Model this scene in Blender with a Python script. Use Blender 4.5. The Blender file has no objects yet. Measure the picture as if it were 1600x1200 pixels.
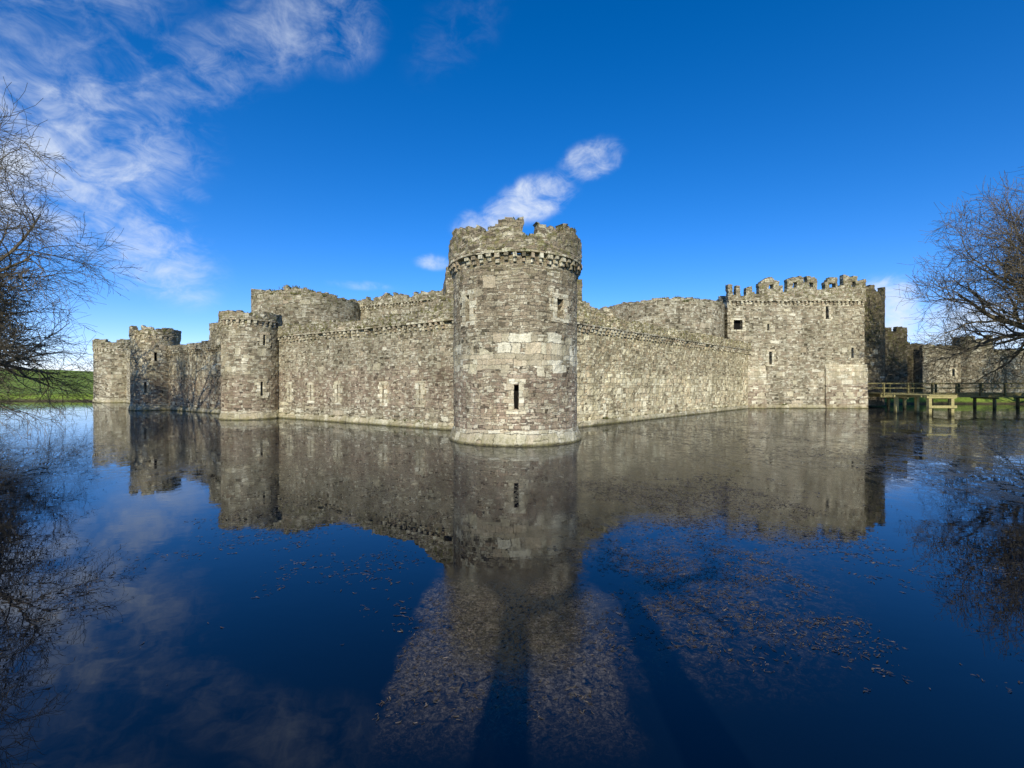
import bpy, math, random
from mathutils import Vector, noise, Matrix
random.seed(7)
scene=bpy.context.scene
COL=scene.collection
rad=math.radians

# ------------------------------------------------------------------ helpers
class NT:
    def __init__(s,tree): s.t=tree; s.n=tree.nodes; s.l=tree.links
    def put(s,sock,val):
        if val is None: return
        if isinstance(val,bpy.types.NodeSocket): s.l.new(val,sock)
        else: sock.default_value=val
    def m(s,op,a,b=None,c=None,clamp=False):
        n=s.n.new('ShaderNodeMath'); n.operation=op; n.use_clamp=clamp
        s.put(n.inputs[0],a); s.put(n.inputs[1],b); s.put(n.inputs[2],c)
        return n.outputs[0]
    def vm(s,op,a,b=None,out=0):
        n=s.n.new('ShaderNodeVectorMath'); n.operation=op
        s.put(n.inputs[0],a); s.put(n.inputs[1],b)
        return n.outputs['Value'] if out=='v' else n.outputs[0]
    def ss(s,x,a,b,lo=0.0,hi=1.0,smooth=True):
        n=s.n.new('ShaderNodeMapRange'); n.interpolation_type='SMOOTHSTEP' if smooth else 'LINEAR'
        s.put(n.inputs[0],x); s.put(n.inputs[1],a); s.put(n.inputs[2],b); s.put(n.inputs[3],lo); s.put(n.inputs[4],hi)
        return n.outputs[0]
    def noise(s,vec,scale,detail=3,rough=.55,dist=0.0,color=False):
        n=s.n.new('ShaderNodeTexNoise'); s.put(n.inputs['Vector'],vec)
        n.inputs['Scale'].default_value=scale; n.inputs['Detail'].default_value=detail
        n.inputs['Roughness'].default_value=rough; n.inputs['Distortion'].default_value=dist
        return n.outputs[1] if color else n.outputs[0]
    def white(s,vec=None,w=None,dim='2D'):
        n=s.n.new('ShaderNodeTexWhiteNoise'); n.noise_dimensions=dim
        if vec is not None: s.put(n.inputs['Vector'],vec)
        if w is not None: s.put(n.inputs['W'],w)
        return n
    def comb(s,x,y,z=0.0):
        n=s.n.new('ShaderNodeCombineXYZ'); s.put(n.inputs[0],x); s.put(n.inputs[1],y); s.put(n.inputs[2],z); return n.outputs[0]
    def sep(s,v):
        n=s.n.new('ShaderNodeSeparateXYZ'); s.put(n.inputs[0],v); return n.outputs
    def ramp(s,x,stops,const=False):
        n=s.n.new('ShaderNodeValToRGB'); s.put(n.inputs[0],x); r=n.color_ramp
        if const: r.interpolation='CONSTANT'
        while len(r.elements)<len(stops): r.elements.new(0.5)
        for e,(p,c) in zip(r.elements,stops): e.position=p; e.color=(c[0],c[1],c[2],1)
        return n.outputs[0]
    def mix(s,f,a,b,mode='MIX'):
        n=s.n.new('ShaderNodeMix'); n.data_type='RGBA'; n.blend_type=mode
        s.put(n.inputs[0],f)
        s.put(n.inputs[6],a if not isinstance(a,tuple) else (a[0],a[1],a[2],1))
        s.put(n.inputs[7],b if not isinstance(b,tuple) else (b[0],b[1],b[2],1))
        return n.outputs[2]
    def bump(s,h,dist,strength=1.0,normal=None):
        n=s.n.new('ShaderNodeBump'); s.put(n.inputs['Height'],h); n.inputs['Distance'].default_value=dist
        n.inputs['Strength'].default_value=strength
        if normal is not None: s.put(n.inputs['Normal'],normal)
        return n.outputs[0]

def new_mat(name):
    m=bpy.data.materials.new(name); m.use_nodes=True
    m.node_tree.nodes.clear(); t=NT(m.node_tree)
    out=t.n.new('ShaderNodeOutputMaterial')
    return m,t,out
def principled(t,out,col,rough=.9,normal=None,spec=.2):
    p=t.n.new('ShaderNodeBsdfPrincipled'); t.put(p.inputs['Base Color'],col if not isinstance(col,tuple) else (*col,1))
    t.put(p.inputs['Roughness'],rough); p.inputs['Specular IOR Level'].default_value=spec
    if normal is not None: t.put(p.inputs['Normal'],normal)
    t.l.new(p.outputs[0],out.inputs[0]); return p

PAL_GREY=[(0,(.11,.096,.068)),(.12,(.26,.225,.165)),(.28,(.36,.318,.232)),(.44,(.335,.268,.195)),(.58,(.41,.37,.275)),(.74,(.47,.43,.325)),(.90,(.59,.555,.44))]
PAL_PINK=[(0,(.11,.09,.068)),(.14,(.28,.215,.162)),(.32,(.36,.285,.215)),(.50,(.325,.278,.205)),(.66,(.42,.345,.265)),(.82,(.47,.415,.31)),(.93,(.59,.545,.43))]
PAL_BROWN=[(0,(.09,.076,.054)),(.14,(.23,.187,.135)),(.34,(.31,.26,.187)),(.52,(.27,.212,.15)),(.68,(.36,.312,.228)),(.84,(.42,.372,.275)),(.94,(.52,.475,.365))]
PAL_SHADE=[(0,(.07,.06,.04)),(.14,(.16,.137,.092)),(.34,(.21,.18,.122)),(.52,(.19,.15,.103)),(.68,(.26,.22,.152)),(.84,(.31,.27,.19)),(.94,(.39,.35,.255))]  # grey palette darkened so the colour itself carries shade
PAL_PALE=[(0,(.36,.32,.235)),(.16,(.46,.41,.30)),(.36,(.57,.525,.39)),(.56,(.47,.39,.285)),(.72,(.62,.58,.45)),(.88,(.68,.645,.52))]

def stone_mat(name,pal=PAL_GREY,h=.14,w=.32,big_bands=((3.9,5.4,.75),),big_base=.02,pink_band=None,moss_from=8.0,moss=.5,gain=1.0,wet=True,pale_big=True,bh=.36,bw=.7,tint=(1,1,1),brown_from=None):
    m,t,out=new_mat(name)
    uv=t.n.new('ShaderNodeUVMap').outputs[0]
    pos=t.n.new('ShaderNodeNewGeometry').outputs['Position']
    u,v,_=t.sep(uv)
    n1=t.noise(pos,.6,1); n2=t.noise(pos,2.8,2,.7)
    v1=t.m('ADD',v,t.m('ADD',t.m('MULTIPLY',n1,.28),t.m('MULTIPLY',n2,.15)))
    u1=t.m('ADD',u,t.m('ADD',t.m('MULTIPLY',n2,.26),t.m('MULTIPLY',n1,.15)))
    def pattern(h,w,seed):
        a=t.m('DIVIDE',v1,h)
        a=t.m('ADD',a,t.m('MULTIPLY',t.m('SINE',t.m('MULTIPLY',a,1.7)),.34))
        row=t.m('FLOOR',a); fv=t.m('FRACT',a)
        wr=t.white(w=t.m('ADD',row,seed),dim='1D').outputs['Value']
        ww=t.m('MULTIPLY',t.m('ADD',t.m('MULTIPLY',wr,.8),.6),w)
        b=t.m('ADD',t.m('DIVIDE',u1,ww),t.m('MULTIPLY',wr,37.0))
        b=t.m('ADD',b,t.m('MULTIPLY',t.m('SINE',t.m('MULTIPLY',b,2.3)),.36))
        col=t.m('FLOOR',b); fu=t.m('FRACT',b)
        wn=t.white(vec=t.comb(t.m('ADD',col,seed),row),dim='2D')
        eu=t.m('MULTIPLY',t.m('MINIMUM',fu,t.m('SUBTRACT',1.0,fu)),w)
        ev=t.m('MULTIPLY',t.m('MINIMUM',fv,t.m('SUBTRACT',1.0,fv)),h)
        e=t.m('MINIMUM',eu,ev)
        c=t.sep(wn.outputs['Color'])
        return wn.outputs['Value'],c[1],c[2],e
    r,r2,r3,e=pattern(h,w,0.0)
    R,R2,R3,E=pattern(bh,bw,91.0)
    nb=t.noise(pos,.8,1)
    prob=big_base
    for (z0,z1,amp) in big_bands:
        bm=t.m('MULTIPLY',t.ss(v,z0-.35,z0+.35),t.ss(v,z1-.35,z1+.35,1.0,0.0))
        bm=t.m('MULTIPLY',bm,t.ss(nb,.3,.6,amp*.45,amp))
        prob=t.m('MAXIMUM',prob,bm)
    isbig=t.m('LESS_THAN',R2,prob)
    nf=t.noise(pos,13,3,.7)
    nm=t.noise(pos,4,3,.65)
    csmall=t.ramp(r,pal)
    if pink_band:
        pm=t.m('MULTIPLY',t.ss(v,pink_band[0]-.4,pink_band[0]+.4),t.ss(v,pink_band[1]-.4,pink_band[1]+.4,1.0,0.0))
        csmall=t.mix(pm,csmall,t.ramp(r,PAL_PINK))
    if brown_from:
        csmall=t.mix(t.ss(v,brown_from-.5,brown_from+.6,0.0,.85),csmall,t.ramp(r,PAL_BROWN))
    cbig=t.ramp(R,PAL_PALE if pale_big else pal)
    col=t.mix(isbig,csmall,cbig)
    ee=t.m('ADD',t.m('MULTIPLY',e,t.m('SUBTRACT',1.0,isbig)),t.m('MULTIPLY',E,isbig))
    ee=t.m('ADD',ee,t.m('MULTIPLY',t.m('SUBTRACT',nf,.5),.045))
    stone=t.ss(ee,-.005,.014)
    col=t.mix(1.0,col,t.ramp(nf,[(.25,(.58,.58,.56)),(.5,(1,1,1)),(.78,(1.38,1.36,1.31))]),'MULTIPLY')
    st=t.noise(pos,.45,4,.6)
    col=t.mix(1.0,col,t.ramp(st,[(.3,(.68,.67,.62)),(.5,(1,1,.97)),(.72,(1.22,1.19,1.11))]),'MULTIPLY')
    sk=t.noise(t.comb(t.m('MULTIPLY',u,1.6),t.m('MULTIPLY',v,.14)),1.0,2,.6)
    col=t.mix(1.0,col,t.ramp(sk,[(.35,(.78,.78,.73)),(.6,(1.05,1.05,1.03))]),'MULTIPLY')
    mortar=t.mix(t.ss(nm,.35,.58),(.11,.096,.066),(.30,.268,.195))
    col=t.mix(stone,mortar,col)
    mm=t.m('MULTIPLY',t.ss(nm,.47,.66),t.m('ADD',t.ss(v,moss_from-1.6,moss_from+.6,0.0,moss),.11))
    col=t.mix(mm,col,t.mix(nf,(.08,.082,.022),(.27,.25,.095)))
    if wet:
        col=t.mix(t.ss(v,.03,.16,.85,0.0),col,(.045,.04,.022))
        col=t.mix(t.m('MULTIPLY',t.ss(v,.1,.75,1.0,0.0),t.ss(nm,.4,.6,.1,.5)),col,(.26,.235,.09))
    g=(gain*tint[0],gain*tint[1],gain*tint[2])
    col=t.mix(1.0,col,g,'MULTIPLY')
    rr=t.m('ADD',t.m('MULTIPLY',r3,t.m('SUBTRACT',1.0,isbig)),t.m('MULTIPLY',.8,isbig))
    hgt=t.m('MULTIPLY',stone,t.m('ADD',.5,t.m('MULTIPLY',rr,.9)))
    hgt=t.m('ADD',hgt,t.m('MULTIPLY',nf,.9))
    nrm=t.bump(hgt,.055,.9)
    principled(t,out,col,.92,nrm,.12)
    return m

def void_mat():
    m,t,out=new_mat('slit_darkness')
    pos=t.n.new('ShaderNodeNewGeometry').outputs['Position']
    principled(t,out,t.mix(t.noise(pos,4),(.004,.004,.003),(.012,.011,.009)),1.0)
    return m
M_VOID=void_mat()
M_MAIN=stone_mat('stone_corner_tower',PAL_GREY,.115,.24,((3.65,5.35,.9),),.015,(0.2,3.7),9.3,.7,1.0,bh=.40,bw=.7,brown_from=5.6)
M_WALLA=stone_mat('stone_wall_brown',PAL_GREY,.115,.23,((3.6,6.0,.06),(0.2,1.2,.2)),.02,(1.2,4.2),7.2,.85,.95)
M_WALLD=stone_mat('stone_wall_pale',PAL_GREY,.135,.26,((0.2,3.9,.8),(4.4,6.8,.08)),.03,None,7.2,.85,1.2,bh=.28,bw=.40,tint=(1.03,1,.90))
M_MID=stone_mat('stone_wall_tower',PAL_GREY,.14,.28,((3.8,6.3,.4),),.04,(0.3,3.6),8.2,.8,.95)
M_FAR=stone_mat('stone_far_wall',PAL_GREY,.18,.34,((1,7,.15),),.04,None,8.4,.6,.92)
M_FAR2=stone_mat('stone_far_ruin',PAL_GREY,.18,.34,((1,7,.1),),.04,None,8.4,.8,.72)
M_INNER=stone_mat('stone_inner_ward',PAL_GREY,.18,.32,((6,16,.08),),.05,None,13.0,.75,.88,False)
M_GATE=stone_mat('stone_gatehouse',PAL_GREY,.15,.30,((0.2,5.0,.16),(5.5,11,.05)),.03,None,14.0,.8,.97)
M_SHADE=stone_mat('stone_shade_tone',PAL_SHADE,.20,.38,((2,6,.1),),.03,None,8.5,.9,.72)  # dark copy of the stone, shade painted into its tone
M_RUIN_SHADE=stone_mat('stone_shaded_ivy_ruin',PAL_SHADE,.20,.38,(),.0,None,6.5,1.0,.45)  # shadow over the ruins painted in as low gain, plus mossy growth
M_DRESS=stone_mat('dressed_pale_stone',PAL_PALE,.30,.5,((-1,20,.3),),.1,None,30,.1,1.08)
M_PLINTH=stone_mat('plinth_stone',PAL_PALE,.22,.5,((-1,3,.6),),.1,None,30,.4,.9)
M_CORB=stone_mat('corbel_stone',PAL_GREY,.4,.5,(),.0,None,30,.5,1.15)
M_DR2=stone_mat('buttress_stone',PAL_PALE,.2,.45,((0,3,.2),(3,8,.9)),.06,(0,3.2),30,.1,1.08)
def tuft_mat():
    m,t,out=new_mat('wall_moss_and_grass')
    pos=t.n.new('ShaderNodeNewGeometry').outputs['Position']
    principled(t,out,t.ramp(t.noise(pos,2.2,3),[(.3,(.045,.06,.014)),(.5,(.10,.105,.028)),(.7,(.19,.16,.06))]),.95,None,.1)
    return m
M_TUFT=tuft_mat()

class MB:
    def __init__(s): s.v=[];s.f=[];s.uv=[];s.mi=[];s.d={}
    def quad(s,ids,uvs,mi=0): s.f.append(ids); s.uv.append(uvs); s.mi.append(mi)
    def obj(s,name,mats,parent=None,smooth=False):
        me=bpy.data.meshes.new(name); me.from_pydata([tuple(p) for p in s.v],[],s.f)
        if s.uv:
            l=me.uv_layers.new(name='UVMap'); flat=[]
            for q in s.uv:
                for a in q: flat.extend(a)
            l.data.foreach_set('uv',flat)
        for m in mats: me.materials.append(m)
        if len(mats)>1: me.polygons.foreach_set('material_index',s.mi)
        if smooth: me.polygons.foreach_set('use_smooth',[True]*len(me.polygons))
        me.update()
        o=bpy.data.objects.new(name,me); COL.objects.link(o)
        if parent is not None: o.parent=parent
        return o
    def box(s,mapf,u0,u1,v0,v1,d0,d1,mi=0,jit=0.0,uvo=(0,0)):
        b=len(s.v)
        for d in (d0,d1):
            for (u,v) in ((u0,v0),(u1,v0),(u1,v1),(u0,v1)):
                p=Vector(mapf(u,v,d))
                if jit: p+=noise.noise_vector(p*3.1)*jit
                s.v.append(p)
        a,c=uvo
        def q(i,uvs): s.quad([b+k for k in i],[(x+a,y+c) for x,y in uvs],mi)
        q((0,1,2,3),[(u0,v0),(u1,v0),(u1,v1),(u0,v1)])
        q((5,4,7,6),[(u1,v0),(u0,v0),(u0,v1),(u1,v1)])
        q((4,0,3,7),[(u0-d1,v0),(u0-d0,v0),(u0-d0,v1),(u0-d1,v1)])
        q((1,5,6,2),[(u1+d0,v0),(u1+d1,v0),(u1+d1,v1),(u1+d0,v1)])
        q((3,2,6,7),[(u0,v1+d0),(u1,v1+d0),(u1,v1+d1),(u0,v1+d1)])
        q((4,5,1,0),[(u0,v0-d1),(u1,v0-d1),(u1,v0-d0),(u0,v0-d0)])

def sheet(us,vs,mapf,t,cell,closed=False,rec=.55,jit=.05,M=None):
    M=M or MB(); nu=len(us)-1; nv=len(vs)-1
    st=[[cell((us[i]+us[i+1])/2,(vs[j]+vs[j+1])/2) for j in range(nv)] for i in range(nu)]
    def S(i,j):
        if closed: i%=nu
        elif i<0 or i>=nu: return 0
        if j<0 or j>=nv: return 0
        return st[i][j]
    D=(0.0,t,rec); cache={}
    def V(i,j,L):
        if closed: i%=nu
        k=(i,j,L)
        if k in cache: return cache[k]
        p0=Vector(mapf(us[i],vs[j],0)); p=Vector(mapf(us[i],vs[j],D[L]))
        p+=noise.noise_vector(p0*1.1)*jit*.7+noise.noise_vector(p0*4.3)*jit
        cache[k]=len(M.v); M.v.append(p); return cache[k]
    for i in range(nu):
        for j in range(nv):
            s=st[i][j]
            if not s: continue
            u0,u1,v0,v1=us[i],us[i+1],vs[j],vs[j+1]
            L=0 if s==1 else 2
            M.quad([V(i,j,L),V(i+1,j,L),V(i+1,j+1,L),V(i,j+1,L)],[(u0,v0),(u1,v0),(u1,v1),(u0,v1)],0 if s==1 else 1)
            M.quad([V(i+1,j,1),V(i,j,1),V(i,j+1,1),V(i+1,j+1,1)],[(u1,v0),(u0,v0),(u0,v1),(u1,v1)],0)
            for (di,dj,a,b) in ((-1,0,(i,j+1),(i,j)),(1,0,(i+1,j),(i+1,j+1)),(0,-1,(i,j),(i+1,j)),(0,1,(i+1,j+1),(i,j+1))):
                n=S(i+di,j+dj); F=None
                if n==0: F=(L,1)
                elif s==1 and n==2: F=(0,2)
                if F is None: continue
                dd=D[F[1]]-D[F[0]]
                ua,va=us[a[0]],vs[a[1]]; ub,vb=us[b[0]],vs[b[1]]
                if di: uvq=[(ua,va),(ub,vb),(ub+di*dd,vb),(ua+di*dd,va)]
                else: uvq=[(ua,va),(ub,vb),(ub,vb+dj*dd),(ua,va+dj*dd)]
                M.quad([V(a[0],a[1],F[0]),V(b[0],b[1],F[0]),V(b[0],b[1],F[1]),V(a[0],a[1],F[1])][::-1],uvq[::-1],0)
    return M

def lin(a,b,step):
    n=max(1,round((b-a)/step)); return [a+(b-a)*k/n for k in range(n+1)]
def ins(arr,extra,eps=.04):
    arr=[a for a in arr if all(abs(a-e)>eps for e in extra) or a in (arr[0],arr[-1])]
    return sorted(set(arr+list(extra)))

def empty(name,loc,label,cat,group=None):
    o=bpy.data.objects.new(name,None); o.location=(0,0,0); COL.objects.link(o)
    o['label']=label; o['category']=cat
    if group: o['group']=group
    o.empty_display_size=1
    return o

trnd=random.Random(99)
def tufts(mapf,u0,u1,spots,parent,size=.16):
    """small grass and moss tufts rooted in the masonry; spots=list of (u,v,d)"""
    M=MB()
    for (u,v,d) in spots:
        n=trnd.randint(9,20); s=size*trnd.uniform(.6,1.7)
        for _ in range(n):
            uu=u+trnd.gauss(0,s*.7); vv=v+trnd.uniform(-.03,.03); dd=d+trnd.uniform(-.1,.12)
            L=s*trnd.uniform(.4,1.2); wv=s*.16; k=trnd.uniform(-.6,.6)*L; kd=trnd.uniform(-.5,.2)*L
            b=len(M.v)
            M.v+= [Vector(mapf(uu-wv,vv,dd)),Vector(mapf(uu+wv,vv,dd)),Vector(mapf(uu+k+wv*.3,vv+L*.8,dd+kd)),Vector(mapf(uu+k-wv*.3,vv+L*.8,dd+kd))]
            M.f.append([b,b+1,b+2,b+3])
    if M.f:
        o=M.obj('moss',[M_TUFT],parent); o['kind']='stuff'; return o

def slit_surround(mapf,uc,w,z0,z1,parent,bw=.30):
    M=MB(); n=max(2,round((z1-z0)/.33)); hh=(z1-z0)/n
    for k in range(n):
        for sgn in (-1,1):
            ww=bw*(1.5 if (k+(sgn>0))%2 else .85)
            a=uc+sgn*w/2; b=uc+sgn*(w/2+ww)
            M.box(mapf,min(a,b),max(a,b),z0+k*hh+.006,z0+(k+1)*hh-.006,-.045-.01*(k%2),.3,jit=.02,uvo=(k*3.3+sgn,k*1.7))
    M.box(mapf,uc-w/2-bw*1.1,uc+w/2+bw*1.1,z1,z1+.24,-.06,.3,jit=.02)
    M.box(mapf,uc-w/2-bw*1.2,uc+w/2+bw*1.2,z0-.2,z0,-.065,.3,jit=.02)
    return M.obj('arrow_slit',[M_DRESS],parent)

def corbels(mapf,u0,u1,zc,parent,step=.5,proj=.24,hh=.42,closed=False):
    M=MB(); n=round((u1-u0)/step); s=(u1-u0)/n
    for k in range(n):
        a=u0+s*(k+.18); ww=s*.5*random.uniform(.75,1.2); o=random.uniform(-.05,.05)
        if random.random()<.08: continue
        M.box(mapf,a,a+ww,zc-hh*.5+o,zc,-proj*.95,.1,jit=.04,uvo=(k*.77,k*.31))
        M.box(mapf,a+.02,a+ww-.02,zc-hh+o,zc-hh*.5+o,-proj*.5,.1,jit=.04,uvo=(k*.77,k*.31))
    for k in range(n):
        a=u0+s*k; o=random.uniform(-.03,.03)
        M.box(mapf,a+.006,a+s-.006,zc,zc+.12+random.uniform(-.03,.03),-proj-.04+o,.12,jit=.03,uvo=(k*.57,k*.91))
    return M.obj('corbel_table',[M_CORB],parent)

def rag(u,seed,amp):
    a=noise.noise(Vector((u*.55,seed,1.3)))*1.0+noise.noise(Vector((u*1.9,seed*2,5.1)))*.7+noise.noise(Vector((math.floor(u*2.2)*1.37,seed,8.2)))*.8
    return a*amp

def tower(name,c,R,zc,topf,label,mat,slits=(),step=.3,z0=-.5,group=None,proj=.24,corb=True,plinth=True,ragamp=.16,seed=1,cat='tower',pth=.55,topstep=.15,cstep=.5,tuft=True,flare=.16):
    e=empty(name,(c[0],c[1],0),label,cat,group)
    def mp(u,v,d):
        th=u/R-math.pi; r=R-d
        return (c[0]+r*math.sin(th),c[1]-r*math.cos(th),v)
    C=2*math.pi*R; sw=.2
    us=lin(0,C,step); vs=lin(z0,zc,step)
    S=[]
    for (thd,a,b,w) in slits:
        uc=(rad(thd)+math.pi)*R; S.append((uc,a,b,w))
    us=ins(us,[x for s in S for x in (s[0]-s[3]/2,s[0]+s[3]/2)]); vs=ins(vs,sorted(set(x for s in S for x in (s[1],s[2]))))
    def cell(u,v):
        for s in S:
            if abs(u-s[0])<s[3]/2 and s[1]<v<s[2]: return 2
        return 1
    sheet(us,vs,mp,.9,cell,closed=True,jit=.05).obj('wall',[mat,M_VOID],e)
    for s in S: slit_surround(mp,s[0],s[3],s[1],s[2],e)
    pj=proj if corb else 0.0
    def mp2(u,v,d): return mp(u,v,d-pj)
    zb=zc+(.12 if corb else 0)
    tf=lambda u: topf(math.degrees(u/R-math.pi))+rag(u,seed,ragamp)
    mx=max(tf(u) for u in us)+.3
    sheet(lin(0,C,min(step,.22)),lin(zb,mx,topstep),mp2,pth,lambda u,v:1 if (v<tf(u) or v<zb+topstep) else 0,closed=True,jit=.09).obj('parapet',[mat],e)
    if corb: corbels(mp,0,C,zc,e,proj=proj,step=cstep)
    if plinth:
        sheet(lin(0,C,step),[-.6,-.2,0,.15,.3,.45,.6,.72],lambda u,v,d: mp(u,v,d-flare*max(.12,min(1,(.75-v)/.7))),.25,lambda u,v:1,closed=True,jit=.05).obj('plinth',[M_PLINTH],e)
    if tuft:
        sp=[]
        for _ in range(int(C*.9)):
            u=trnd.uniform(C*.2,C*.8); sp.append((u,tf(u)-.12,-pj+.1))
        for _ in range(int(C*.25)): sp.append((trnd.uniform(C*.2,C*.8),zc+.08,-pj-.02))
        tufts(mp,0,C,sp,e,.11 if R<5 else .2)
    M=MB(); n=40
    for k in range(n):
        a=2*math.pi*k/n; M.v.append(Vector((c[0]+(R-.1)*math.sin(a),c[1]+(R-.1)*math.cos(a),zc-.05)))
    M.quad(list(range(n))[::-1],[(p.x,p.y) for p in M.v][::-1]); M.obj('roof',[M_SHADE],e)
    return e,mp

def wallmap(p0,p1):
    d=Vector((p1[0]-p0[0],p1[1]-p0[1],0)); L=d.length; d/=L; n=Vector((d.y,-d.x,0))
    P=Vector((p0[0],p0[1],0))
    return (lambda u,v,dd: P+d*u+Vector((0,0,v))-n*dd),L

holes={}
def wall(name,p0,p1,zc,topf,label,mat,slits=(),step=.3,group=None,corb=True,plinth=True,thick=1.8,ragamp=.13,seed=3,z0=-.5,cat='castle wall',sur=True,parent=None,topstep=.14,cap=True,tuft=True):
    e=parent or empty(name,(p0[0],p0[1],0),label,cat,group)
    mp,L=wallmap(p0,p1)
    us=lin(0,L,step); vs=lin(z0,zc,step); S=slits
    us=ins(us,[x for s in S for x in (s[0]-s[3]/2,s[0]+s[3]/2)]); vs=ins(vs,sorted(set(x for s in S for x in (s[1],s[2]))))
    def cell(u,v):
        for s in S:
            if abs(u-s[0])<s[3]/2 and s[1]<v<s[2]: return 2
        return 1
    sheet(us,vs,mp,thick,cell,jit=.06).obj('wall',[mat,M_VOID],e)
    if sur:
        for s in S: slit_surround(mp,s[0],s[3],s[1],s[2],e)
    pj=.22 if corb else 0
    zb=zc+(.12 if corb else 0)
    tf=lambda u: topf(u)+rag(u,seed,ragamp)
    mx=max(tf(u*L/200) for u in range(201))+.3
    hole=lambda u,v: any(abs(u-s[0])<s[3]/2 and s[1]<v<s[2] for s in holes.get(name,[]))
    sheet(lin(0,L,.25),lin(zb,mx,topstep),lambda u,v,d:mp(u,v,d-pj),.65 if cap else thick,lambda u,v:1 if (v<tf(u) or v<zb+topstep) and not hole(u,v) else 0,jit=.09).obj('parapet',[mat],e)
    if corb: corbels(mp,0,L,zc,e)
    if plinth:
        sheet(lin(0,L,step),[-.6,0,.2,.34,.42],lambda u,v,d: mp(u,v,d-.15+max(0,v-.25)*.6),.2,lambda u,v:1,jit=.05).obj('plinth',[M_PLINTH],e)
    if tuft:
        sp=[(u,tf(u)-.12,-pj+.15) for u in [trnd.uniform(0,L) for _ in range(int(L*2.2))]]
        sp+=[(trnd.uniform(0,L),zc+.08,-pj-.02) for _ in range(int(L*.7))]
        if plinth: sp+=[(trnd.uniform(0,L),.4,-.05) for _ in range(int(L*.6))]
        tufts(mp,0,L,sp,e,.15)
    return e,mp,L

def prof(pts):
    def f(x):
        if x<=pts[0][0]: return pts[0][1]
        for (a,ya),(b,yb) in zip(pts,pts[1:]):
            if x<=b: return ya+(yb-ya)*(x-a)/max(1e-6,b-a)
        return pts[-1][1]
    return f

GT='drum towers of the outer curtain wall'
# ------------------------------------------------------------------ outer ward
maintop=prof([(-180,10.4),(-92,10.5),(-72,10.55),(-66,10.8),(-65,11.0),(-50,10.95),(-49,10.5),(-44,10.6),(-43,10.9),(-30,10.9),(-29,10.6),(-22,10.6),(-21,10.85),(-14,10.85),(-13,11.0),(4,11.05),(5,10.35),(9,10.15),(15,10.25),(16,10.8),(30,10.75),(32,10.55),(38,10.55),(40,10.95),(58,10.9),(60,10.65),(90,10.6),(180,10.4)])
main,mpm=tower('castle_tower',(0.18,25.1),3.42,9.35,maintop,
 'tall round stone corner tower with corbelled battlements rising from moat',M_MAIN,
 slits=[(0.5,1.75,3.0,.24),(-45,6.15,7.5,.34),(41,6.3,7.3,.5)],step=.16,group=GT,ragamp=.20,seed=2.2,topstep=.10,cstep=.42,flare=.24)
wall('rear',(-4.4,29.9),(5.0,31.9),10.3,prof([(0,11.2),(3,11.3),(6.5,11.0),(9.7,10.4)]),'',M_MAIN,parent=main,corb=False,plinth=False,thick=3.0,ragamp=.35,seed=5,z0=.5,tuft=False)

A0=(-21.0,39.98); A1=(-3.0,28.56)
dA=Vector((A1[0]-A0[0],A1[1]-A0[1])); LA=dA.length
def uA(x): return (x-A0[0])/dA.x*LA
slA=[(uA(x),1.6,2.95,.17) for x in (-19.3,-16.7,-13.75,-9.35,-6.3)]
wall('curtain_wall',A0,A1,7.1,prof([(0,8.15),(6,8.0),(12,7.85),(17,7.8),(18,8.1),(19.5,8.7),(21.3,9.0)]),
 'long brown rubble curtain wall with blocked arrow slits beside the moat',M_WALLA,slits=slA,step=.22,seed=4.4,ragamp=.16)
tower('castle_tower',(-22.97,39.5),2.26,8.35,lambda d:9.05,'round rubble wall tower with low corbelled parapet standing in the moat',
 M_MID,slits=[(50,2.0,3.2,.24),(55,6.3,7.2,.24)],step=.24,group=GT,seed=9,ragamp=.12,cstep=.42,proj=.16)
wall('curtain_wall',(-41.5,53.0),(-24.3,41.9),6.7,prof([(0,7.4),(9,7.3),(12.4,7.5),(12.5,9.2),(16.5,9.3),(20.5,9.4)]),
 'rubble curtain wall dappled with bare tree shadows between two towers',M_MID,step=.3,seed=6)
tower('castle_tower',(-41.9,52.7),2.3,8.5,prof([(-180,9.4),(-60,9.45),(-20,9.6),(-19,9.1),(5,9.1),(6,9.6),(30,9.5),(31,9.2),(50,9.3),(180,9.4)]),
 'round wall tower dark with tree shadows beside the water',M_MID,slits=[(15,2.0,3.2,.26),(38,5.6,6.6,.26)],step=.3,group=GT,seed=12,ragamp=.18,proj=.08)
wall('curtain_wall',(-63.5,73.5),(-43,54.2),7.1,lambda u:8.3,'pale stretch of curtain wall running to a corner tower',M_FAR,step=.4,seed=7,ragamp=.25)
tower('castle_tower',(-65,74.6),3.45,8.6,prof([(-180,10),(-50,10.1),(-49,9.6),(-30,9.6),(-29,10.2),(10,10.1),(11,9.5),(30,9.6),(31,10.2),(180,10)]),
 'round corner tower with broken battlements beside green field',M_FAR,step=.35,group=GT,seed=15,ragamp=.2,proj=.1)

D0=(3.0,29.5); D1=(29.6,55.7)
wall('curtain_wall',D0,D1,7.1,prof([(0,9.3),(1.5,9.0),(3.2,8.5),(6,8.0),(14,7.95),(24,8.0),(33,7.9),(37,7.9)]),
 'long pale coursed stone curtain wall reflected in the moat',M_WALLD,step=.22,seed=3.1,ragamp=.16)

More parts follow.
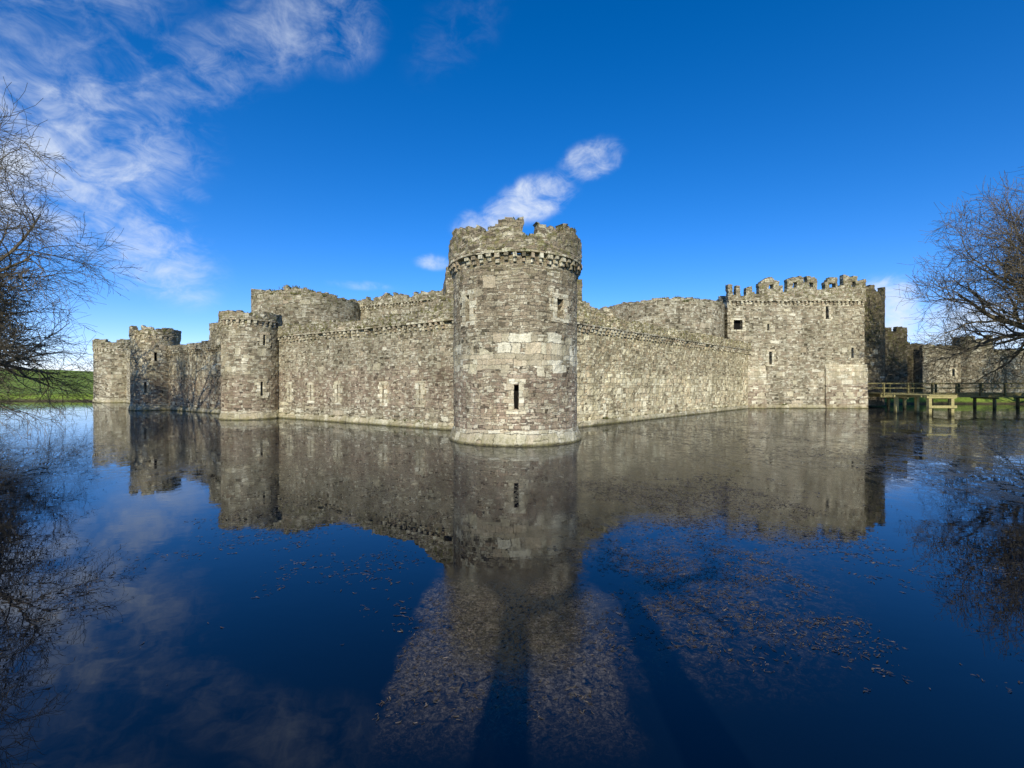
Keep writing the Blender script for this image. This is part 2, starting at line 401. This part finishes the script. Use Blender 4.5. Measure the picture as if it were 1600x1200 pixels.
# ------------------------------------------------------------------ inner ward
GI='massive drum towers of the inner ward'
tower('inner_ward_tower',(-26.6,58.6),6.5,13.4,prof([(-180,13.9),(-75,14.5),(-50,14.5),(-49,13.8),(-30,13.9),(0,13.85),(20,14.3),(45,13.9),(60,13.5),(180,13.6)]),
 'broad ruined inner drum tower with crumbling moss-grown top',M_INNER,step=.5,z0=.5,corb=False,plinth=False,seed=21,ragamp=.42,group=GI,pth=1.2)
wall('inner_ward_wall',(-21.5,60),(-4.5,51.8),13.2,prof([(0,14.2),(4,13.8),(4.1,14.5),(9,14.2),(9.1,13.8),(13,14.3),(19,14.2)]),
 'high inner curtain wall with jagged ruined top',M_INNER,step=.5,z0=.5,plinth=False,seed=22,ragamp=.5)
tower('inner_ward_tower',(0,53),6.0,13.0,lambda d:13.6,'inner corner drum tower standing beyond the outer corner tower',M_INNER,step=.6,z0=.5,corb=False,plinth=False,seed=25,ragamp=.2,group=GI)
wall('inner_ward_wall',(5.0,51.5),(14.5,56),11.6,prof([(0,14.2),(2,13.9),(2.1,13.1),(4.6,12.9),(4.7,12.2),(11,12.2)]),
 'broken inner wall stepping down toward drum tower',M_INNER,step=.5,z0=.5,corb=False,plinth=False,seed=26,ragamp=.3)
tower('inner_ward_tower',(19.2,58),7.5,12.2,prof([(-180,12.6),(-60,12.6),(0,12.75),(40,12.65),(180,12.4)]),
 'wide low inner drum tower with level mossy top',M_INNER,step=.5,z0=.5,corb=False,plinth=False,seed=31,ragamp=.16,group=GI,pth=1.2)

# ------------------------------------------------------------------ gatehouse
G=empty('gatehouse',(35,55,0),'square stone gatehouse with ruined battlements and arrow slits above moat','gatehouse')
gx0,gx1,gy=26.6,43.5,55.3
gzc=13.2
gp=prof([(0,15.2),(.5,15.2),(.51,14.1),(.95,14.0),(.96,15.1),(1.4,15.0),(1.41,13.8),(2.3,13.8),(2.31,14.8),(3.1,14.9),(3.11,14.0),(3.8,14.1),(3.81,15.4),(4.2,15.9),(5.4,16.1),(6.2,15.5),(6.21,15.0),(6.6,15.0),(6.61,14.2),(7.3,14.2),(7.31,15.8),(8.2,16.3),(9.1,16.1),(9.11,15.5),(9.6,15.5),(9.61,16.3),(11.0,16.0),(11.01,14.6),(12.0,14.6),(12.01,15.7),(12.6,16.2),(13.4,16.2),(13.41,15.0),(14.1,15.0),(14.11,16.5),(15.2,16.3),(16.0,16.4),(16.01,15.6),(16.9,15.9)])
holes['front']=[(5.2,14.7,15.3,.5),(8.3,14.9,15.5,.5),(10.3,14.9,15.5,.5),(12.8,14.8,15.4,.5),(15.3,15.0,15.6,.5)]
_,mpg,LG=wall('front',(gx0,gy),(gx1,gy),gzc,gp,'',M_GATE,parent=G,
  slits=[(5.3,5.4,7.0,.36),(12.3,11.0,12.6,.4),(15.4,6.2,7.5,.32),(4.4,2.2,3.2,.32),(1.3,9.7,10.9,1.1),(5.0,9.6,10.4,.26)],thick=1.4,step=.3,ragamp=.22,seed=41,topstep=.13)
wall('side',(gx0,gy+8),(gx0,gy+1.45),gzc,lambda u:14.0,'',M_GATE,parent=G,corb=False,plinth=False,thick=1.2,seed=42,ragamp=.3,tuft=False)
wall('side',(gx1,gy+1.45),(gx1,gy+8),gzc,lambda u:15.0,'',M_GATE,parent=G,corb=False,plinth=False,thick=1.2,seed=43,ragamp=.3,tuft=False)
wall('side',(gx1,gy+9),(gx0,gy+9),gzc,lambda u:13.6,'',M_GATE,parent=G,corb=False,plinth=False,thick=1.0,seed=44,ragamp=.3,tuft=False)
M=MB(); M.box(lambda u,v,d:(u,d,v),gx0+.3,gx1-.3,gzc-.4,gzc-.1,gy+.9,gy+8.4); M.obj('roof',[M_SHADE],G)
def batter(x0,x1,zt,pr):
    mp,L=wallmap((x0,gy),(x1,gy))
    M=sheet(lin(0,L,.3),lin(-.5,zt,.3),lambda u,v,d: mp(u,v,.05 if d>.3 else (-pr-.1*max(0,1-max(v,0)/3.) if v<zt-.45 else -pr*.5)),.4,lambda u,v:1,jit=.03)
    return M.obj('buttress',[M_DR2],G)
batter(38.6,43.75,5.45,.2)
batter(29.0,31.3,5.1,.16)
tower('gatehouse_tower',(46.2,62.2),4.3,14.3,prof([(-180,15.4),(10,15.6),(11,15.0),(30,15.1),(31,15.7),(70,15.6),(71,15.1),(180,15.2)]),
 'weathered shade-darkened round tower adjoining the square gatehouse',M_SHADE,step=.4,z0=.2,plinth=False,seed=45,ragamp=.2,corb=False)

# ------------------------------------------------------------------ ruins by the bridge
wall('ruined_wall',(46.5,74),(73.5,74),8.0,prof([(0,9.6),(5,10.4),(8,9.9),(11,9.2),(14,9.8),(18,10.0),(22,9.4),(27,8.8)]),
 'shaded ruined wall overgrown with ivy and mosses',M_RUIN_SHADE,step=.5,z0=.3,corb=False,plinth=False,seed=51,ragamp=.5)
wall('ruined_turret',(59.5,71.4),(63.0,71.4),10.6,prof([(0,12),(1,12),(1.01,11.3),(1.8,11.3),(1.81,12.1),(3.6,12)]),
 'small shade-darkened square turret with battlements on ruined wall',M_RUIN_SHADE,step=.4,z0=.3,corb=False,plinth=False,seed=52,ragamp=.15,thick=2.5,cat='turret')
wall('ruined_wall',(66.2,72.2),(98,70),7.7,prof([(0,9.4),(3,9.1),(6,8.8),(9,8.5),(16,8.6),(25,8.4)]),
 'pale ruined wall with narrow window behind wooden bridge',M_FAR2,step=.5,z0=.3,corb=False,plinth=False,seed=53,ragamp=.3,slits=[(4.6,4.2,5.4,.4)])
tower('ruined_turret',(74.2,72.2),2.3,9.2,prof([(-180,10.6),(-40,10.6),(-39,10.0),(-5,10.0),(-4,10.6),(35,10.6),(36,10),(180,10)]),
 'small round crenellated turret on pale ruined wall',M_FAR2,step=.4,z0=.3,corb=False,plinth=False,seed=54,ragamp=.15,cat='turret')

# ------------------------------------------------------------------ terrain
POLY=[(0,2.2),(-5,2.3),(-14,8),(-24,17.5),(-34,28),(-66,53),(-112,78),(-90,78),(-67,77.5),(-62,74),(-43,55.5),(-23,42.5),(-3,30.5),(3,30.5),(29.5,57.2),(46,57.5),(48,62),(58,67),(76,67.5),(72,58),(60,51),(48,39),(31,25),(15,11),(5,2.4)]
def sdist(x,y):
    ins_=False; dm=1e9; n=len(POLY)
    for i in range(n):
        ax,ay=POLY[i]; bx,by=POLY[(i+1)%n]
        if (ay>y)!=(by>y) and x<(bx-ax)*(y-ay)/(by-ay)+ax: ins_=not ins_
        dx,dy=bx-ax,by-ay; tt=max(0,min(1,((x-ax)*dx+(y-ay)*dy)/(dx*dx+dy*dy)))
        dm=min(dm,math.hypot(x-ax-tt*dx,y-ay-tt*dy))
    return -dm if ins_ else dm
def sm(a,b,x):
    t=max(0,min(1,(x-a)/(b-a))); return t*t*(3-2*t)
def ground_z(x,y):
    d=sdist(x,y)
    z=-1.3+1.3*sm(-3,0,d)+ (1.25*sm(-.1,2.4,d) if d>-.1 else 0)
    if d>0: z+=.10*noise.noise(Vector((x*.4,y*.4,0)))*min(1,d)
    z+=11*math.exp(-(((x+300)/140)**2+((y-250)/90)**2))*sm(0,40,d)
    z+=2.2*math.exp(-(((x+150)/60)**2+((y-150)/50)**2))*sm(0,40,d)
    if d>25: z+=.9*noise.noise(Vector((x*.02,y*.02,4)))*sm(25,80,d)
    return z
def axis(lo,hi,fine,far):
    a=lin(lo,hi,fine); s=fine; x=hi
    while x<far: s*=1.35; x+=s; a.append(x)
    s=fine; x=lo
    while x>-far: s*=1.35; x-=s; a.insert(0,x)
    return a
xs=axis(-116,96,1.5,1800); ys=axis(-12,84,1.2,1800)
M=MB()
for y in ys:
    for x in xs: M.v.append(Vector((x,y,ground_z(x,y))))
nx=len(xs)
for j in range(len(ys)-1):
    for i in range(nx-1):
        a=j*nx+i; M.f.append([a,a+1,a+1+nx,a+nx])
m,t,out=new_mat('grass_and_earth')
pos=t.n.new('ShaderNodeNewGeometry').outputs['Position']; px,py,pz=t.sep(pos)
g=t.ramp(t.noise(pos,.18,6,.7),[(.3,(.13,.19,.03)),(.5,(.20,.28,.045)),(.7,(.29,.31,.08))])
g=t.mix(1.0,g,t.ramp(t.noise(pos,3,5,.75),[(.3,(.5,.5,.5)),(.6,(1.15,1.15,1.1))]),'MULTIPLY')
e_=t.mix(t.noise(pos,3,4,.7),(.035,.028,.015),(.12,.09,.055))
c=t.mix(t.ss(t.m('ADD',pz,t.m('MULTIPLY',t.noise(pos,.6,3),.5)),.3,.75),e_,g)
principled(t,out,c,.95,t.bump(t.noise(pos,5,5,.7),.12,.8),.1)
gr=M.obj('ground',[m],None,True); gr['kind']='structure'; gr['label']='grassy moat banks and fields'

# ------------------------------------------------------------------ water
m,t,out=new_mat('moat_water')
pos=t.n.new('ShaderNodeNewGeometry').outputs['Position']; px,py,pz=t.sep(pos)
flat=t.comb(px,py)
nd=t.noise(flat,1.3,2)
pxx=t.m('ADD',px,t.m('MULTIPLY',t.m('SUBTRACT',nd,.5),.5))
def rect(x0,x1,y0,y1,s,sy=None):
    sy=sy or s
    a=t.m('MULTIPLY',t.ss(pxx,x0-s,x0+s),t.ss(pxx,x1-s,x1+s,1.0,0.0))
    b=t.m('MULTIPLY',t.ss(py,y0-sy,y0+sy),t.ss(py,y1-sy,y1+sy,1.0,0.0))
    return t.m('MULTIPLY',a,b)
nw=t.noise(flat,6,5,.75,1.2); nl=t.noise(flat,.7,2,.6); nfine=t.noise(flat,22,4,.8,1.0)
nmid=t.noise(flat,1.1,4,.7,.6)
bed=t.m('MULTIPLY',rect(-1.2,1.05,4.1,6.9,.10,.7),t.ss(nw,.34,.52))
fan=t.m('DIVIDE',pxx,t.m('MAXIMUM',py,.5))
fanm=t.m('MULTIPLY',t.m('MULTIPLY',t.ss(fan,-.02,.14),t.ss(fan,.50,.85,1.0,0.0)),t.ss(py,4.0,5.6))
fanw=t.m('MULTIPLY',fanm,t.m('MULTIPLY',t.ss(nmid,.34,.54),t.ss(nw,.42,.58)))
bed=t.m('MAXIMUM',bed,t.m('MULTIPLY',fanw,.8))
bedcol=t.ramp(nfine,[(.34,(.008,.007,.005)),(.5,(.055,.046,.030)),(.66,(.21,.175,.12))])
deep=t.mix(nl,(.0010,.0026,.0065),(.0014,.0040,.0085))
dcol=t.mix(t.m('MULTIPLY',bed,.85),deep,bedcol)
scum_n=t.noise(t.comb(px,t.m('MULTIPLY',py,.6)),1.8,6,.8,1.5)
scum_r=t.m('MULTIPLY',t.ss(py,8,17),t.ss(t.noise(flat,.12,1),.34,.52,.4,1.0))
scum_r=t.m('MULTIPLY',scum_r,t.ss(px,-14,4,.35,1.0))
scum=t.m('MULTIPLY',t.ss(scum_n,.49,.59),scum_r)
dcol=t.mix(t.m('MULTIPLY',scum,.75),dcol,t.mix(nfine,(.02,.018,.012),(.15,.13,.09)))
rip=t.noise(t.comb(px,t.m('MULTIPLY',py,1.6)),1.6,2,.5)
h=t.m('ADD',t.m('MULTIPLY',rip,.004),t.m('MULTIPLY',t.m('MULTIPLY',nfine,t.m('MAXIMUM',scum,t.m('MULTIPLY',bed,.3))),.006))
nrm=t.bump(h,1.0,.3)
df=t.n.new('ShaderNodeBsdfDiffuse'); t.put(df.inputs[0],dcol)
gl=t.n.new('ShaderNodeBsdfGlossy'); t.put(gl.inputs['Roughness'],t.m('MULTIPLY',scum,.06)); t.put(gl.inputs['Normal'],nrm)
gl.inputs[0].default_value=(.93,.96,1.0,1)
fr=t.n.new('ShaderNodeFresnel'); fr.inputs[0].default_value=1.52
fac=t.m('MULTIPLY',fr.outputs[0],t.m('SUBTRACT',1.0,t.m('MULTIPLY',scum,.5)))
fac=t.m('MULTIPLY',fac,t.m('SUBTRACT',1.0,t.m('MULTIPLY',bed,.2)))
mx=t.n.new('ShaderNodeMixShader'); t.l.new(fac,mx.inputs[0]); t.l.new(df.outputs[0],mx.inputs[1]); t.l.new(gl.outputs[0],mx.inputs[2]); t.l.new(mx.outputs[0],out.inputs[0])
M=MB(); M.v=[Vector((-118,-1,0)),Vector((98,-1,0)),Vector((98,84,0)),Vector((-118,84,0))]; M.f=[[0,1,2,3]]
wt=M.obj('water',[m]); wt['kind']='structure'; wt['label']='still dark blue moat water'

# floating weed
m,t,out=new_mat('dead_water_weed')
pos=t.n.new('ShaderNodeNewGeometry').outputs['Position']
wn=t.noise(pos,9,2,.6)
c=t.ramp(wn,[(.30,(.020,.018,.013)),(.45,(.065,.048,.035)),(.55,(.068,.060,.038)),(.66,(.16,.125,.09)),(.78,(.27,.23,.17))])
principled(t,out,c,.55,None,.3)
M=MB(); rnd=random.Random(3)
def leaf(x,y,L,w,a):
    ca,sa=math.cos(a),math.sin(a); b=len(M.v); k=rnd.uniform(-.35,.35)*L
    for (s,ww,o) in ((-.5,.15,0),(-.15,1,.8),(.2,.9,.9),(.5,.1,0)):
        for sg in (-1,1):
            lx=s*L; ly=o*k+sg*ww*w/2
            M.v.append(Vector((x+lx*ca-ly*sa,y+lx*sa+ly*ca,.004+rnd.random()*.006)))
    for q in range(3): M.f.append([b+2*q,b+2*q+2,b+2*q+3,b+2*q+1])
def scatter(n,x0,x1,y0,y1,off,gain,Lr,sc=.9,edge=1.0):
    k=0;tries=0
    while k<n and tries<n*40:
        tries+=1
        x=rnd.uniform(x0,x1); y=rnd.uniform(y0,y1)
        v=noise.noise(Vector((x*sc,y*sc,3.3)))+.7*noise.noise(Vector((x*sc*3,y*sc*3,1.1)))+.5*noise.noise(Vector((x*sc*9,y*sc*9,7.1)))
        ex=(2*(x-x0)/(x1-x0)-1); ey=(2*(y-y0)/(y1-y0)-1)
        pr=(v-off)*gain-edge*max(abs(ex),abs(ey))**3
        if rnd.random()>pr: continue
        L=rnd.uniform(*Lr); leaf(x,y,L,L*rnd.uniform(.08,.24),rnd.gauss(.4,.9)); k+=1
scatter(1700,-1.25,1.2,3.95,6.8,-.8,.7,(.015,.07),1.2,.5)
scatter(4600,.2,5.6,4.1,8.5,-.5,.85,(.015,.075),.8)
scatter(9000,.2,9.5,6.0,15,-.45,.9,(.02,.10),.5)
scatter(2600,-8,-.3,4.4,15,-.1,1.0,(.015,.09),.7)
scatter(11000,1,38,10,40,-.3,.9,(.04,.22),.22)
scatter(3500,-30,-2,14,38,-.1,1.0,(.04,.22),.22)
w=M.obj('floating_weed',[m]); w['kind']='stuff'; w['label']='brown dead water weed drifting on the moat surface'

# ------------------------------------------------------------------ timber bridge
def wood(nm,k):
    m,t,out=new_mat(nm)
    pos=t.n.new('ShaderNodeNewGeometry').outputs['Position']
    x,y,z=t.sep(pos)
    n=t.noise(t.comb(t.m('MULTIPLY',x,2),t.m('MULTIPLY',y,2),t.m('MULTIPLY',z,9)),2.5,5,.7)
    c=t.ramp(n,[(.3,(.10*k,.085*k,.03*k)),(.5,(.24*k,.21*k,.085*k)),(.72,(.36*k,.31*k,.15*k))])
    c=t.mix(t.ss(z,.0,.5,.85,0.0),c,(.03,.028,.015))
    principled(t,out,c,.85,t.bump(n,.02,.6),.2); return m
M_WOOD=wood('weathered_timber',.8); M_WOOD2=wood('mossy_timber',1.5)
def wbox(x0,x1,y0,y1,z0,z1,name,par,mat=None):
    M=MB(); M.box(lambda u,v,d:(u,d,v),x0,x1,z0,z1,y0,y1,jit=.015); return M.obj(name,[mat or M_WOOD],par)
B=empty('footbridge',(50,56,0),'long wooden footbridge on posts with handrails crossing to gatehouse','bridge')
M=MB(); x=44.2
while x<74:
    M.box(lambda u,v,d:(u,d,v),x,x+.22,1.8,1.95,53.6,56.2,jit=.01); x+=.24
M.obj('deck',[M_WOOD],B)
for yy in (53.7,56.0): wbox(44.2,74,yy,yy+.14,1.4,1.798,'beam',B)
for yy in (53.55,56.15):
    wbox(44.2,74,yy,yy+.09,3.0,3.14,'handrail',B); wbox(44.2,74,yy+.01,yy+.07,2.44,2.56,'handrail',B)
    x=44.4
    while x<74:
        wbox(x,x+.14,yy-.06,yy+.15,1.6,3.06,'railing_post',B); x+=2.9
x=47
while x<72:
    for yy in (53.75,56.05): wbox(x,x+.22,yy-.1,yy+.14,-1.2,1.4,'support_post',B)
    wbox(x+.02,x+.18,53.3,56.5,1.2,1.395,'cross_beam',B); x+=5.4
Ls=empty('landing_stage',(40,43,0),'small mossy timber landing stage on posts in the moat','landing stage')
M=MB(); y=41.8
while y<46:
    M.box(lambda u,v,d:(u,d,v),38.9,41.5,1.9,1.98,y,y+.2,jit=.01); y+=.22
M.obj('deck',[M_WOOD2],Ls)
for yy in (41.9,45.5):
    for xx in (39.0,41.1): wbox(xx,xx+.28,yy,yy+.26,-1.2,1.66,'support_post',Ls,M_WOOD2)
    wbox(38.8,41.6,yy-.02,yy+.2,1.662,1.895,'cross_beam',Ls,M_WOOD2)
wbox(38.9,41.5,41.76,41.89,.75,.99,'brace',Ls,M_WOOD2)

# ------------------------------------------------------------------ trees
m,t,out=new_mat('bare_bark')
pos=t.n.new('ShaderNodeNewGeometry').outputs['Position']
n=t.noise(pos,3,3,.7)
principled(t,out,t.ramp(n,[(.3,(.055,.045,.030)),(.5,(.125,.104,.070)),(.72,(.22,.19,.13))]),.9,None,.1)
M_BARK=m
def tube(M,pts,rs,sides):
    b0=None
    for k,(p,r) in enumerate(zip(pts,rs)):
        d=(pts[min(k+1,len(pts)-1)]-pts[max(k-1,0)]); d.normalize()
        a=d.orthogonal().normalized(); c=d.cross(a); b=len(M.v)
        for s in range(sides):
            an=2*math.pi*s/sides; M.v.append(p+(a*math.cos(an)+c*math.sin(an))*r)
        if b0 is not None:
            for s in range(sides):
                s2=(s+1)%sides; M.f.append([b0+s,b0+s2,b+s2,b+s])
        b0=b
def make_tree(base,H,R,tr,seed,kids=(12,10,9,7),label='',low=.3,lean=(0,0),minr=.011,droop=0.0,elmax=62,limbr=.42):
    r=random.Random(seed)
    e=empty('bare_tree',base,label,'tree')
    T=MB(); K=MB()
    base=Vector((base[0],base[1],ground_z(base[0],base[1])-.3))
    pts=[];rs=[];p=base.copy(); th=H*.62; n=9
    for k in range(n+1):
        f=k/n; pts.append(p.copy()); rs.append(tr*(1.35-.35*min(1,f*6))*(1-f*.78))
        p=p+Vector((lean[0]*th/n+r.uniform(-.1,.1)*th/n,lean[1]*th/n+r.uniform(-.1,.1)*th/n,th/n))
    tube(T,pts,rs,10)
    def at(P,f):
        x=f*(len(P)-1); i=min(int(x),len(P)-2); return P[i].lerp(P[i+1],x-i)
    Ls=(R*.62,R*.42,R*.26,R*.15)
    segs=(8,6,4,3)
    def branch(p,d,L,rr,lev):
        n=segs[lev]; P=[p.copy()];Rr=[rr]; s=L/n; d=d.normalized()
        for k in range(n):
            w=.24+.07*lev
            d=d+Vector((r.uniform(-w,w),r.uniform(-w,w),r.uniform(-w,w)+(.04 if lev<2 else .02)-droop*(k/n)))
            d.normalize(); p=p+d*s; P.append(p.copy()); Rr.append(max(minr*.8,rr*(1-.75*(k+1)/n)))
        tube(K,P,Rr,(6,5,3,3)[lev])
        if lev<3:
            c=kids[lev+1]
            for q in range(c):
                f=.18+.82*(q+r.random())/c; f=min(f,.99)
                pp=at(P,f); dd=(at(P,min(1,f+.1))-at(P,max(0,f-.1))).normalized()
                a=dd.orthogonal().normalized(); a.rotate(Matrix.Rotation(r.uniform(0,6.28),3,dd))
                spread=r.uniform(.6,1.3)
                nd=dd*1.0+a*spread; nd.z+=.10-droop
                branch(pp,nd,Ls[lev+1]*r.uniform(.6,1.15)*(1.15-.5*f),max(minr,rr*(1-.65*f)*.55),lev+1)
    for q in range(kids[0]):
        f=low/.62+(1-low/.62)*(q+.5*r.random())/kids[0]
        az=q*2.4+r.uniform(-.4,.4); el=rad(4+elmax*max(0,(f-low/.62))/(1-low/.62)+r.uniform(-6,10))
        d=Vector((math.cos(az)*math.cos(el),math.sin(az)*math.cos(el),math.sin(el)))
        branch(at(pts,min(f,.995)),d,Ls[0]*r.uniform(.85,1.15),tr*limbr*(1.15-f*.6),0)
    T.obj('trunk',[M_BARK],e,True); K.obj('crown',[M_BARK],e)
    return e
make_tree((-36.6,27.4,0),15,13.8,.65,11,kids=(15,9,9,7),label='large bare winter tree with dense fine twigs on bank',low=.14,droop=.17,elmax=42,minr=.013,limbr=.42)
make_tree((-47.5,35.0,0),18,10.5,.6,12,kids=(15,9,8,6),label='bare winter tree shading the curtain towers',low=.15,minr=.026,droop=.0,elmax=60,limbr=.6)
make_tree((55.3,43.3,0),17,17.0,.9,13,kids=(18,10,9,8),label='tall spreading bare winter tree beside wooden bridge',low=.26,minr=.017,droop=.05,elmax=52,limbr=.5)
make_tree((76,60,0),11,9,.35,14,kids=(9,8,7,5),label='smaller bare winter tree in front of ruined wall',low=.2,minr=.02,droop=.05)
make_tree((-.85,-5.2,0),9.5,4.0,.52,15,kids=(6,5,5,3),label='bare bankside tree whose trunk shades the water',low=.55)
make_tree((1.75,-4.0,0),9,3.5,.48,16,kids=(6,5,4,3),label='slim bare bankside tree casting a thin shadow',low=.55,lean=(-.14,0))

# ------------------------------------------------------------------ world
SUN_EL=29.0
w=bpy.data.worlds.new('World'); scene.world=w; w.use_nodes=True
w.node_tree.nodes.clear(); t=NT(w.node_tree)
sky=t.n.new('ShaderNodeTexSky'); sky.sky_type='NISHITA'; sky.sun_disc=False
sky.sun_elevation=rad(SUN_EL); sky.sun_rotation=rad(183); sky.ozone_density=3.8; sky.air_density=.9; sky.dust_density=.05; sky.altitude=900
dirv=t.n.new('ShaderNodeTexCoord').outputs['Generated']
dirn=t.vm('NORMALIZE',dirv)
clouds=[(-47,20,12,6.5,28,.82),(-41,14.5,8,4.5,-28,.75),(-38,11.5,5,3,-30,.6),(-35.5,29.5,8,3.4,38,.5),(-28.5,34,6,3.2,38,.5),(-44,31,8,4,35,.42),(-21,37,4.5,3.6,50,.5),(-7,38,6,3,40,.2),(-52,28,8,4,30,.5),
 (2.8,22.4,4.6,2.4,16,.95),(-1.0,20.9,3.4,1.9,20,.8),(10.1,26.2,3.4,2.0,12,.8),(-5.0,19.4,2.6,1.7,10,.7),(-10,15,2.2,1.0,0,.6),(-36,19,2.0,1.0,0,.35),(-18.5,11.8,4,.6,0,.45),
 (39.6,6.6,2.8,3.6,0,1.4),(47,5,7,3.0,0,.8)]
tot=None
for (az,el,sx,sy,rot,wt_) in clouds:
    a,e2=rad(az),rad(el)
    c=Vector((math.sin(a)*math.cos(e2),math.cos(a)*math.cos(e2),math.sin(e2)))
    U=Vector((math.cos(a),-math.sin(a),0)); Vv=U.cross(c)
    cr,sr=math.cos(rad(rot)),math.sin(rad(rot))
    u2=(U*cr+Vv*sr)/math.sin(rad(sx)); v2=(-U*sr+Vv*cr)/math.sin(rad(sy))
    A=t.vm('DOT_PRODUCT',dirn,tuple(u2),'v'); Bn=t.vm('DOT_PRODUCT',dirn,tuple(v2),'v')
    A=t.m('ADD',A,-c.dot(u2)); Bn=t.m('ADD',Bn,-c.dot(v2))
    d2=t.m('ADD',t.m('MULTIPLY',A,A),t.m('MULTIPLY',Bn,Bn))
    mk=t.m('MULTIPLY',t.ss(d2,0.0,2.0,1.0,0.0),wt_)
    mk=t.m('MULTIPLY',mk,t.m('GREATER_THAN',t.vm('DOT_PRODUCT',dirn,tuple(c),'v'),0.0))
    tot=mk if tot is None else t.m('MAXIMUM',tot,mk)
mapn=t.n.new('ShaderNodeMapping'); t.l.new(dirn,mapn.inputs[0]); mapn.inputs['Rotation'].default_value=(0,rad(32),0); mapn.inputs['Scale'].default_value=(1.0,1.0,1.6)
cn=t.noise(mapn.outputs[0],5.0,5,.60,.5)
cn2=t.noise(mapn.outputs[0],19,5,.66,.6)
cc=t.m('ADD',t.m('MULTIPLY',cn,.58),t.m('MULTIPLY',cn2,.42))
dens=t.m('MULTIPLY',t.ss(tot,0.0,.9),t.ss(t.m('ADD',cc,t.m('MULTIPLY',tot,.17)),.47,.86))
dens=t.m('MINIMUM',dens,.78)
hs=t.n.new('ShaderNodeHueSaturation'); hs.inputs['Saturation'].default_value=1.33; hs.inputs['Value'].default_value=1.2; t.l.new(sky.outputs[0],hs.inputs['Color'])
skyc=t.mix(1.0,hs.outputs[0],(1.08,.90,1.06),'MULTIPLY')
colr=t.mix(dens,skyc,(5.8,6.3,7.0))
bg=t.n.new('ShaderNodeBackground'); t.l.new(colr,bg.inputs[0]); bg.inputs[1].default_value=.145
wo=t.n.new('ShaderNodeOutputWorld'); t.l.new(bg.outputs[0],wo.inputs[0])

s=bpy.data.lights.new('sun','SUN'); s.energy=5.0; s.angle=rad(.5); s.color=(1,.925,.775)
so=bpy.data.objects.new('sun',s); COL.objects.link(so)
dv=Vector((.06,1,-math.tan(rad(SUN_EL)))); so.rotation_euler=dv.to_track_quat('-Z','Y').to_euler(); so.location=(0,-30,40)

cam=bpy.data.cameras.new('camera'); co=bpy.data.objects.new('camera',cam); COL.objects.link(co)
cam.sensor_width=36; cam.lens=36*700/1600; cam.clip_start=.05; cam.clip_end=6000
co.location=(0,0,3.0); co.rotation_euler=(rad(90),0,0); scene.camera=co
scene.view_settings.view_transform='Standard'; scene.view_settings.look='None'; scene.view_settings.exposure=0
